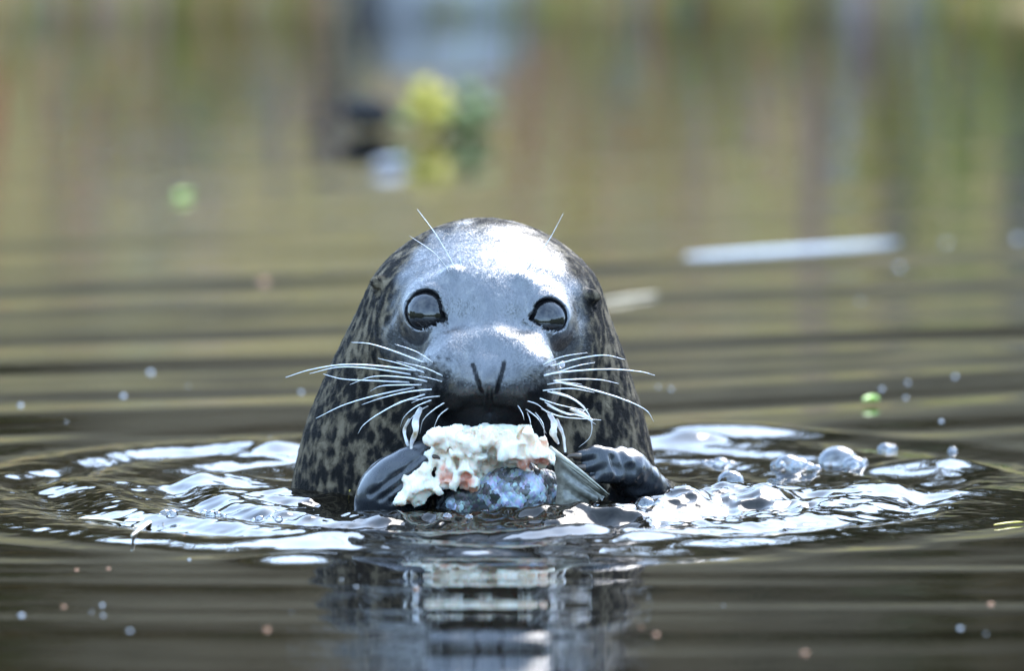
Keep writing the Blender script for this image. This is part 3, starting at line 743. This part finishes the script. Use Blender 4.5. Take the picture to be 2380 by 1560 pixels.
def bubble(px, py, r, label, group=None, sq=.92, mat=None, name='bubble', cat='bubble'):
    q = on_water(px, py); rr = r*pxs(q)*(.8 if mat else 1)
    v, f = uvsphere((0, 0, 0), rr, 24 if r > 15 else 14, 12 if r > 15 else 7, squash=(1, 1, sq), half=True)
    v = v-np.array([0, 0, rr*.06])
    o = mesh(name, v, f, mat or FILM, None); o.location = q
    return tag(o, label, cat, group)
bubble(1948, 1082, 52, 'largest clear bubble dome floating on the disturbed water')
bubble(1984, 1087, 31, 'medium clear bubble clinging to the largest bubble dome')
bubble(2008, 1074, 9, 'tiny bubble at the side of the largest bubble dome')
for b in ((1808, 1086, 19), (1832, 1088, 36), (1858, 1086, 24), (1878, 1091, 19), (1897, 1092, 13)):
    bubble(*b, 'clear bubble in the froth cluster between the largest dome and the seal', 'bubble cluster beside the largest dome')
for b in ((1638, 1080, 12), (1654, 1083, 16), (1674, 1084, 23), (1698, 1086, 17)):
    bubble(*b, 'clear bubble in the small row behind the raised water mound', 'bubble row behind the water mound')
bubble(1698, 1122, 33, 'clear round bubble perched on top of the raised water mound')
for b in ((2058, 1048, 20), (2074, 1044, 12), (2214, 1050, 12)):
    bubble(*b, 'small clear bubble drifting beyond the largest bubble dome', 'bubbles beyond the largest dome')
for b in ((384, 1198, 15), (400, 1198, 15), (370, 1200, 7), (474, 1193, 9), (490, 1198, 13), (506, 1199, 10), (520, 1202, 7), (605, 1209, 12), (588, 1211, 7), (628, 1207, 10), (648, 1209, 10)):
    bubble(*b, 'small clear bubble on dark water beside the smooth dark flipper', 'bubbles beside the smooth flipper')
for b in ((1476, 1172, 16), (1500, 1176, 25), (1532, 1172, 14), (1128, 1196, 15), (1168, 1194, 10), (1210, 1192, 12), (1250, 1191, 12), (1300, 1186, 10), (1340, 1180, 13), (1385, 1176, 11), (1425, 1170, 13), (1090, 1204, 10), (1040, 1202, 12), (1440, 1192, 10), (1380, 1200, 9), (985, 1208, 9)):
    bubble(*b, 'clear bubble in the churned water just below the fish', 'bubbles in the churned water below the fish')
rng = random.Random(23)
specks = [(48, 943, 9), (350, 866, 11), (287, 921, 10), (700, 912, 8), (537, 1032, 8), (628, 1018, 6), (2188, 980, 8), (2365, 556, 13), (2090, 620, 10), (2200, 565, 9), (1560, 905, 6), (2220, 876, 8), (2110, 890, 7), (50, 1432, 10), (238, 1408, 7), (240, 1432, 6), (302, 1468, 8), (2232, 1462, 9), (828, 1365, 6), (440, 1302, 6), (2000, 700, 6), (2050, 905, 8), (2105, 925, 7), (1530, 900, 5), (100, 700, 5), (2260, 1010, 5), (1650, 1420, 6), (1500, 1400, 5), (25, 1400, 5), (130, 870, 6), (460, 900, 5), (2150, 1030, 5), (2270, 1000, 4), (1840, 1330, 4), (1925, 1285, 4), (2020, 1300, 4), (2130, 1390, 4), (1990, 1395, 4), (1945, 1405, 5)]
for _ in range(12): specks.append((rng.uniform(20, 2360), rng.choice((rng.uniform(840, 1020), rng.uniform(1270, 1540))), rng.uniform(2.5, 4.5)))
for x, y, r in specks[:24]+specks[-9:]: bubble(x, y, r*.75, 'tiny pale foam speck floating on the brown water', 'foam specks on the water', .8, FOAM, 'foam_speck', 'foam speck')
for x, y, r in ((178, 1326, 6), (252, 1323, 6), (967, 1371, 7), (620, 1466, 10), (148, 1412, 7), (1525, 1477, 9), (2302, 1406, 9), (1870, 1520, 10), (612, 656, 15), (428, 1245, 4), (1490, 1460, 5)):
    bubble(x, y, r, 'tiny orange seed floating on the brown water', 'orange seeds on the water', .7, SEED, 'seed', 'seed')
def blade(name, pts, wid, mat, label, cat, group=None, lift=.002, thick=.0009):
    c = bez([on_water(*q)+np.array([0, 0, lift]) for q in pts], 14)
    org = c[0].copy(); v = []; f = []
    sc = pxs(org); K = 8
    for i in range(14):
        u = i/13; w = wid*sc/2*math.sin((u*.94+.03)*math.pi)**.45
        tn = c[min(i+1, 13)]-c[max(i-1, 0)]; tn /= np.linalg.norm(tn)
        a = np.cross(tn, (0, -.5, .86)); a /= np.linalg.norm(a); b = np.cross(tn, a)
        for k in range(K):
            q = 2*math.pi*k/K; v.append(c[i]+a*math.cos(q)*max(w, 2e-4)+b*math.sin(q)*min(thick, max(w, 2e-4)))
    for i in range(13):
        for k in range(K): f.append((i*K+k, i*K+(k+1) % K, (i+1)*K+(k+1) % K, (i+1)*K+k))
    f.append(tuple(range(K))); f.append(tuple(13*K+k for k in range(K))[::-1])
    return tag(mesh(name, np.array(v), f, mat, None, loc=org), label, cat, group)
STRAW = simple('straw', (.50, .40, .24), .45, .25, 120); PALE = simple('pale_leaf', (.72, .66, .52), .3, .15, 90)
GREEN = simple('fresh_leaf', (.30, .48, .06), .4, .2, 60); YELL = simple('yellow_leaf', (.62, .48, .06), .45, .2, 80)
FEATH = simple('feather', (.36, .37, .39), .6, .08, 60)
WHITEW = simple('bleached_wood', (.82, .84, .86), .5, .08, 60)
blade('straw', [(182, 1211), (235, 1213), (290, 1222)], 9, STRAW, 'dry straw stalk floating next to the bent pale reed leaf', 'straw')
blade('reed_leaf', [(290, 1222), (350, 1219), (338, 1230), (306, 1256)], 16, PALE, 'bent pale reed leaf floating on the ripples', 'leaf', lift=.004)
blade('straw', [(760, 1138), (830, 1128), (905, 1112)], 7, STRAW, 'thin straw stalk floating close behind the smooth dark flipper', 'straw', lift=.004)
blade('yellow_leaf', [(705, 1090), (716, 1087), (726, 1087)], 10, YELL, 'tiny yellow leaf scrap floating beside the spotted neck', 'leaf')
blade('straw', [(812, 1158), (815, 1150), (818, 1128)], 5, YELL, 'short upright yellow straw bit near the smooth dark flipper', 'straw', lift=.006)
blade('straw', [(2310, 1226), (2345, 1221), (2378, 1219)], 7, YELL, 'yellow straw blade floating far from the fish', 'straw')
blade('leaf', [(2006, 946), (2025, 943), (2042, 944)], 18, GREEN, 'small bright green leaf floating beyond the bubbles', 'leaf', lift=.007, thick=.004)
blade('leaf', [(408, 465), (425, 460), (444, 458)], 20, GREEN, 'round lime green leaf floating near the far bank', 'leaf', lift=.003, thick=.005)
blade('stick', [(1592, 598), (1700, 591), (1900, 578), (2086, 564)], 12, WHITEW, 'bleached white stick floating on the water behind the seal', 'stick', lift=.001, thick=.003)
blade('feather', [(868, 392), (905, 388), (945, 385)], 24, FEATH, 'pale feather floating just in front of the yellow flowering plant', 'feather', lift=.006, thick=.008)
blade('straw', [(1395, 706), (1460, 698), (1530, 688)], 12, STRAW, 'pale straw stalk floating behind the ear of the seal', 'straw', lift=.002, thick=.004)

q = P(1306, 848, -.118); v, f = uvsphere((0, 0, 0), .0030, 14, 9, squash=(1, 1, 1.15))
DROP = NT('water_drop'); DROP.set(Base_Color=DROP.ramp(DROP.noise(DROP.coord(), 100, 2), [(.3, (.80, .84, .90)), (.7, (.95, .96, 1.0))]), Roughness=.05, IOR=1.333, Transmission_Weight=.55, Coat_Weight=.6, Coat_Roughness=.03)
o = mesh('water_drop', v, f, DROP.m, None); o.location = q; tag(o, 'big water drop hanging from a whisker beside the muzzle', 'water drop')

# ================================================================== THINGS ON THE BANK
def gz1(x, y): return float(bank_height(np.array([x]), np.array([y]))[0])
t = NT('boulder'); vec = t.coord()
t.set(Base_Color=t.ramp(t.noise(vec, 14, 5), [(.3, (.22, .205, .19)), (.6, (.40, .375, .36)), (.75, (.50, .47, .44))]), Roughness=.8, Normal=t.bump(t.noise(vec, 60, 5), .5, .01))
ROCK = t.m; GAP_DARK = simple('gap_dark', (.012, .012, .012), .95, .3, 60)
def rock(name, c, r, mat, label, seed, cat='boulder'):
    v, f = uvsphere((0, 0, 0), 1, 28, 18)
    v = v*(1+.18*noise(v[:, 0]*1.6+seed, v[:, 1]*1.6, v[:, 2]*1.6, seed)+.08*noise(v[:, 0]*4, v[:, 1]*4+seed, v[:, 2]*4, seed+1))[:, None]*np.array(r)
    o = mesh(name, v, f, mat, None); o.location = c; return tag(o, label, cat)
rock('boulder', P(1030, 10, 7.66), (.125, .10, .105), ROCK, 'pale grey boulder on the far bank above the yellow flowers', 3)
rock('dark_gap', P(853, 262, 5.12), (.034, .03, .020), GAP_DARK, 'black lump standing in for a shaded gap beside the yellow flowering plant', 5, 'dark_gap')  # dark lump added in place of a shaded gap by the boulder
BARK_M = simple('brown_bark', (.20, .15, .10), .9, .3, 30); BARK_D = simple('dark_bark', (.075, .06, .05), .9, .3, 30); BARK_R = simple('reddish_bark', (.34, .20, .14), .8, .25, 40); BARK_T = simple('tan_stem', (.36, .31, .23), .8, .2, 40)
def post(name, px, Y, r, h, mat, label, cat, lean=0.0):
    b = P(px, 250, Y); x = b[0]; z = gz1(x, Y)-.05
    c = bez([(x, Y, z), (x+lean*h*.5+.01, Y+.02, z+h*.5), (x+lean*h, Y+.05, z+h)], 12)
    k = np.linspace(1, .6, 12)*(1+.08*np.sin(np.arange(12)*2.1))
    v, f = tube(c, r*k, 10); return tag(mesh(name, v, f, mat, None, loc=c[0]), label, cat)
post('dead_branch', 845, 7.60, .026, .28, BARK_D, 'dark dead branch rising from the bank next to the pale boulder', 'branch', -.22)
post('stem', 1868, 7.60, .020, .5, BARK_R, 'reddish woody stem standing at the far waterline', 'stem', .02)
post('stem', 1965, 7.58, .018, .32, BARK_T, 'pale tan woody stem beside the reddish one', 'stem', -.03)
post('trunk', 2062, 7.75, .030, .4, BARK_M, 'narrow brown tree trunk on the bank behind the pale tan stem', 'trunk', .02)
post('trunk', 2370, 7.75, .04, .4, BARK_M, 'thicker brown tree trunk standing alone on the far bank', 'trunk', .0)
# low plants along the waterline
def tuft(px, Y, cols, n, h, spread, label, cat='grass', group=None, wid=.006, name='grass_tuft'):
    x0 = P(px, 250, Y)[0]; z0 = max(gz1(x0, Y), -.02); e = empty(name, (x0, Y, z0), label, cat, group)
    V = []; F = []; K = []
    for i in range(n):
        a = rng.uniform(0, 2*math.pi); rr = spread*math.sqrt(rng.random())*.6
        b = np.array([x0+rr*math.cos(a), Y+rr*math.sin(a), z0-.03]); hh = h*rng.uniform(.5, 1.05)
        d = np.array([math.cos(a)*rng.uniform(0, .5), math.sin(a)*rng.uniform(0, .5), 1.0])
        wd = np.array([rng.uniform(-1, 1), rng.uniform(-1, 1), 0]); wd /= np.linalg.norm(wd)+1e-6
        c = rng.choice(cols); c = tuple(min(.8, q*rng.uniform(1.0, 1.6)) for q in c); o = len(V)
        for k in range(5):
            u = k/4; p = b+d*hh*u+np.array([d[0], d[1], -.25])*hh*u*u*.5; ww = wid*(1-u)**.7+.0004
            V += [p-wd*ww, p+wd*ww]; K += [c, c]
        for k in range(4): F.append((o+2*k, o+2*k+1, o+2*k+3, o+2*k+2))
    tag(mesh('blade', np.array(V), F, BLADE, e, attrs={'mask': np.array(K)}), kind='stuff')
    return e
t = NT('grass_blade'); tr = t.new('ShaderNodeBsdfTranslucent'); mx = t.new('ShaderNodeMixShader'); a = t.attr('mask')
t.set(Base_Color=a, Roughness=.6); t.l.new(a, tr.inputs['Color']); mx.inputs[0].default_value = .4
t.l.new(t.bsdf.outputs[0], mx.inputs[1]); t.l.new(tr.outputs[0], mx.inputs[2]); t.l.new(mx.outputs[0], t.out.inputs['Surface'])
BLADE = t.m
TAN = (.56, .41, .22); OLV = (.42, .31, .11); GRN = (.32, .30, .08); GRY = (.38, .34, .28); RED = (.48, .24, .14); LIME = (.46, .39, .10); PINK = (.54, .38, .27)
rng = random.Random(77)
TUFTS = [(45, 5.25, [GRN, OLV], 'green', .16), (60, 5.6, [RED, TAN], 'reddish', .3), (180, 5.2, [PINK, TAN], 'pinkish straw coloured', .14), (260, 5.45, [TAN, GRY], 'grey and straw coloured', .3),
 (360, 5.35, [GRN, LIME], 'bright green', .24), (440, 5.2, [TAN, OLV], 'straw and olive', .14), (470, 5.6, [TAN, PINK], 'straw coloured', .35), (620, 5.4, [GRY, (.16, .16, .16)], 'dark grey dead', .3), (560, 5.25, [GRN, OLV], 'olive green', .14),
 (720, 5.3, [PINK, TAN], 'pale straw', .26), (1240, 5.4, [TAN, PINK], 'pale brown', .28), (1330, 5.6, [TAN, OLV], 'tan', .34), (1210, 5.2, [OLV, GRN], 'low olive', .10), (1400, 5.25, [TAN, OLV], 'dry yellowish', .16), (1500, 5.5, [TAN, LIME], 'yellow tipped', .32), (1580, 5.3, [GRY, GRN], 'grey green', .16),
 (1700, 5.5, [TAN, PINK], 'buff', .34), (1760, 5.25, [OLV, GRN], 'mossy green', .14), (2150, 5.4, [GRN, OLV], 'deep green', .30), (2240, 5.3, [OLV, LIME], 'yellow green', .22), (2330, 5.4, [GRN, (.1, .16, .05)], 'dark green', .3), (2040, 5.25, [GRY, TAN], 'grey straw', .18)]
for px, Y, cols, nm, h in TUFTS:
    tuft(px, 7.58+(Y-5.2)*.8, cols, 48, h*1.25+.06, .15, nm+' grass tuft on the far bank', 'grass')
# flowering plant by the water
fx = P(1000, 300, 5.08); fl = empty('flower_plant', (fx[0], 5.08, 0), 'yellow flowering plant standing in the water before the grey boulder', 'plant')
v = []; f = []
PETAL = simple('yellow_petal', (.55, .43, .05), .5, .15, 60); LEAFG = simple('plant_leaf', (.15, .19, .05), .6, .25, 60)
def disc(c, r, nrm, mat, name, par, n=10, thick=.003):
    nrm = np.asarray(nrm, float); rt = frame(nrm, (.1, .2, 1)); v = [np.asarray(c)+rt[:, 0]*thick]; f = []
    for k in range(n):
        w = 2*math.pi*k/n; q = r*(1+.18*math.cos(w*5)); v.append(np.asarray(c)+q*(math.cos(w)*rt[:, 1]+math.sin(w)*rt[:, 2]))
    v.append(np.asarray(c)-rt[:, 0]*thick)
    for k in range(n): f += [(0, 1+k, 1+(k+1) % n), (n+1, 1+(k+1) % n, 1+k)]
    return mesh(name, np.array(v), f, mat, par)
for px, py in ((985, 208), (1022, 226), (968, 246), (1024, 262), (996, 286)): disc(P(px, py, 5.06+rng.uniform(-.02, .02)), .016, (rng.uniform(-.4, .4), -1, .5), PETAL, 'flower', fl)
for px, py, r in ((1090, 212, .014), (1128, 246, .016), (1078, 262, .014), (1105, 282, .018), (1060, 288, .014), (936, 280, .012)): disc(P(px, py, 5.08+rng.uniform(-.03, .03)), r, (rng.uniform(-.4, .4), -1, .6), LEAFG, 'leaf', fl)
for px in (985, 1010, 1040, 1090): 
    v, f = tube([P(px, 300, 5.09), P(px+4, 265, 5.09), P(px, 225, 5.075)], .002, 5); mesh('stem', v, f, LEAFG, fl)
# shrubs and small trees on the slope: they shade the bank and are mirrored by the ripples
t = NT('shrub_leaf'); tr = t.new('ShaderNodeBsdfTranslucent'); mx = t.new('ShaderNodeMixShader'); a = t.attr('mask')
t.set(Base_Color=a, Roughness=.5); t.l.new(a, tr.inputs['Color']); mx.inputs[0].default_value = .35
t.l.new(t.bsdf.outputs[0], mx.inputs[1]); t.l.new(tr.outputs[0], mx.inputs[2]); t.l.new(mx.outputs[0], t.out.inputs['Surface'])
SHL = t.m
def shrub(x, Y, h, w, cols, label, n=1500, seed=0, cat='shrub'):
    g = np.random.default_rng(seed); z0 = gz1(x, Y)
    e = empty('shrub', (x, Y, z0), label, cat, 'shrubs on the far bank')
    for k in range(4):
        a = k*1.7+seed; v, f = tube(bez([(x, Y, z0-.1), (x+.2*w*math.cos(a), Y+.2*w*math.sin(a), z0+.4*h), (x+.45*w*math.cos(a), Y+.45*w*math.sin(a), z0+.85*h)], 8), np.linspace(.03, .008, 8), 6)
        mesh('trunk', v, f, BARK_D, e)
    cl = g.normal(size=(26, 3))*np.array([w*.42, w*.42, h*.24])+np.array([x, Y, z0+h*.56])
    ci = g.integers(0, 26, n); c = cl[ci]+g.normal(size=(n, 3))*.13*np.array([w, w, h])*.8
    c[:, 2] = np.maximum(c[:, 2], z0+.05)
    d1 = g.normal(size=(n, 3)); d1 /= np.linalg.norm(d1, axis=1)[:, None]; d2 = g.normal(size=(n, 3)); d2 -= d1*(d1*d2).sum(1)[:, None]; d2 /= np.linalg.norm(d2, axis=1)[:, None]
    L = g.uniform(.03, .065, n)[:, None]
    v = np.stack([c-d1*L, c-d2*L*.45, c+d1*L, c+d2*L*.45], 1).reshape(-1, 3)
    cc = np.array(cols)[g.integers(0, len(cols), n)]*g.uniform(.7, 1.25, n)[:, None]
    mesh('crown', v, np.arange(n*4).reshape(-1, 4), SHL, e, smooth=False, attrs={'mask': np.repeat(cc, 4, 0)})
LG = (.11, .11, .035); LB = (.20, .14, .07); LY = (.22, .17, .06); LD = (.07, .07, .03)
for k, (x, Y, h, w, cols, lab) in enumerate([(-3.4, 9.0, 1.6, 1.1, [LG, LD], 'dark green'), (-2.0, 9.0, 1.5, 1.2, [LB, LY], 'brown and yellow'), (-.85, 9.0, 1.4, .8, [LG, LY], 'yellow green'), (.10, 9.0, 1.5, 1.1, [LB, LG], 'brownish'),
   (1.0, 9.0, 1.4, .9, [LG, LD], 'deep green'), (2.1, 9.0, 1.6, 1.2, [LY, LB], 'ochre'), (3.4, 9.0, 1.5, 1.1, [LG, LY], 'olive')]):
    shrub(x, Y, h, w, cols, lab+' leafy shrub on the slope of the far bank', 3200, 5+k)
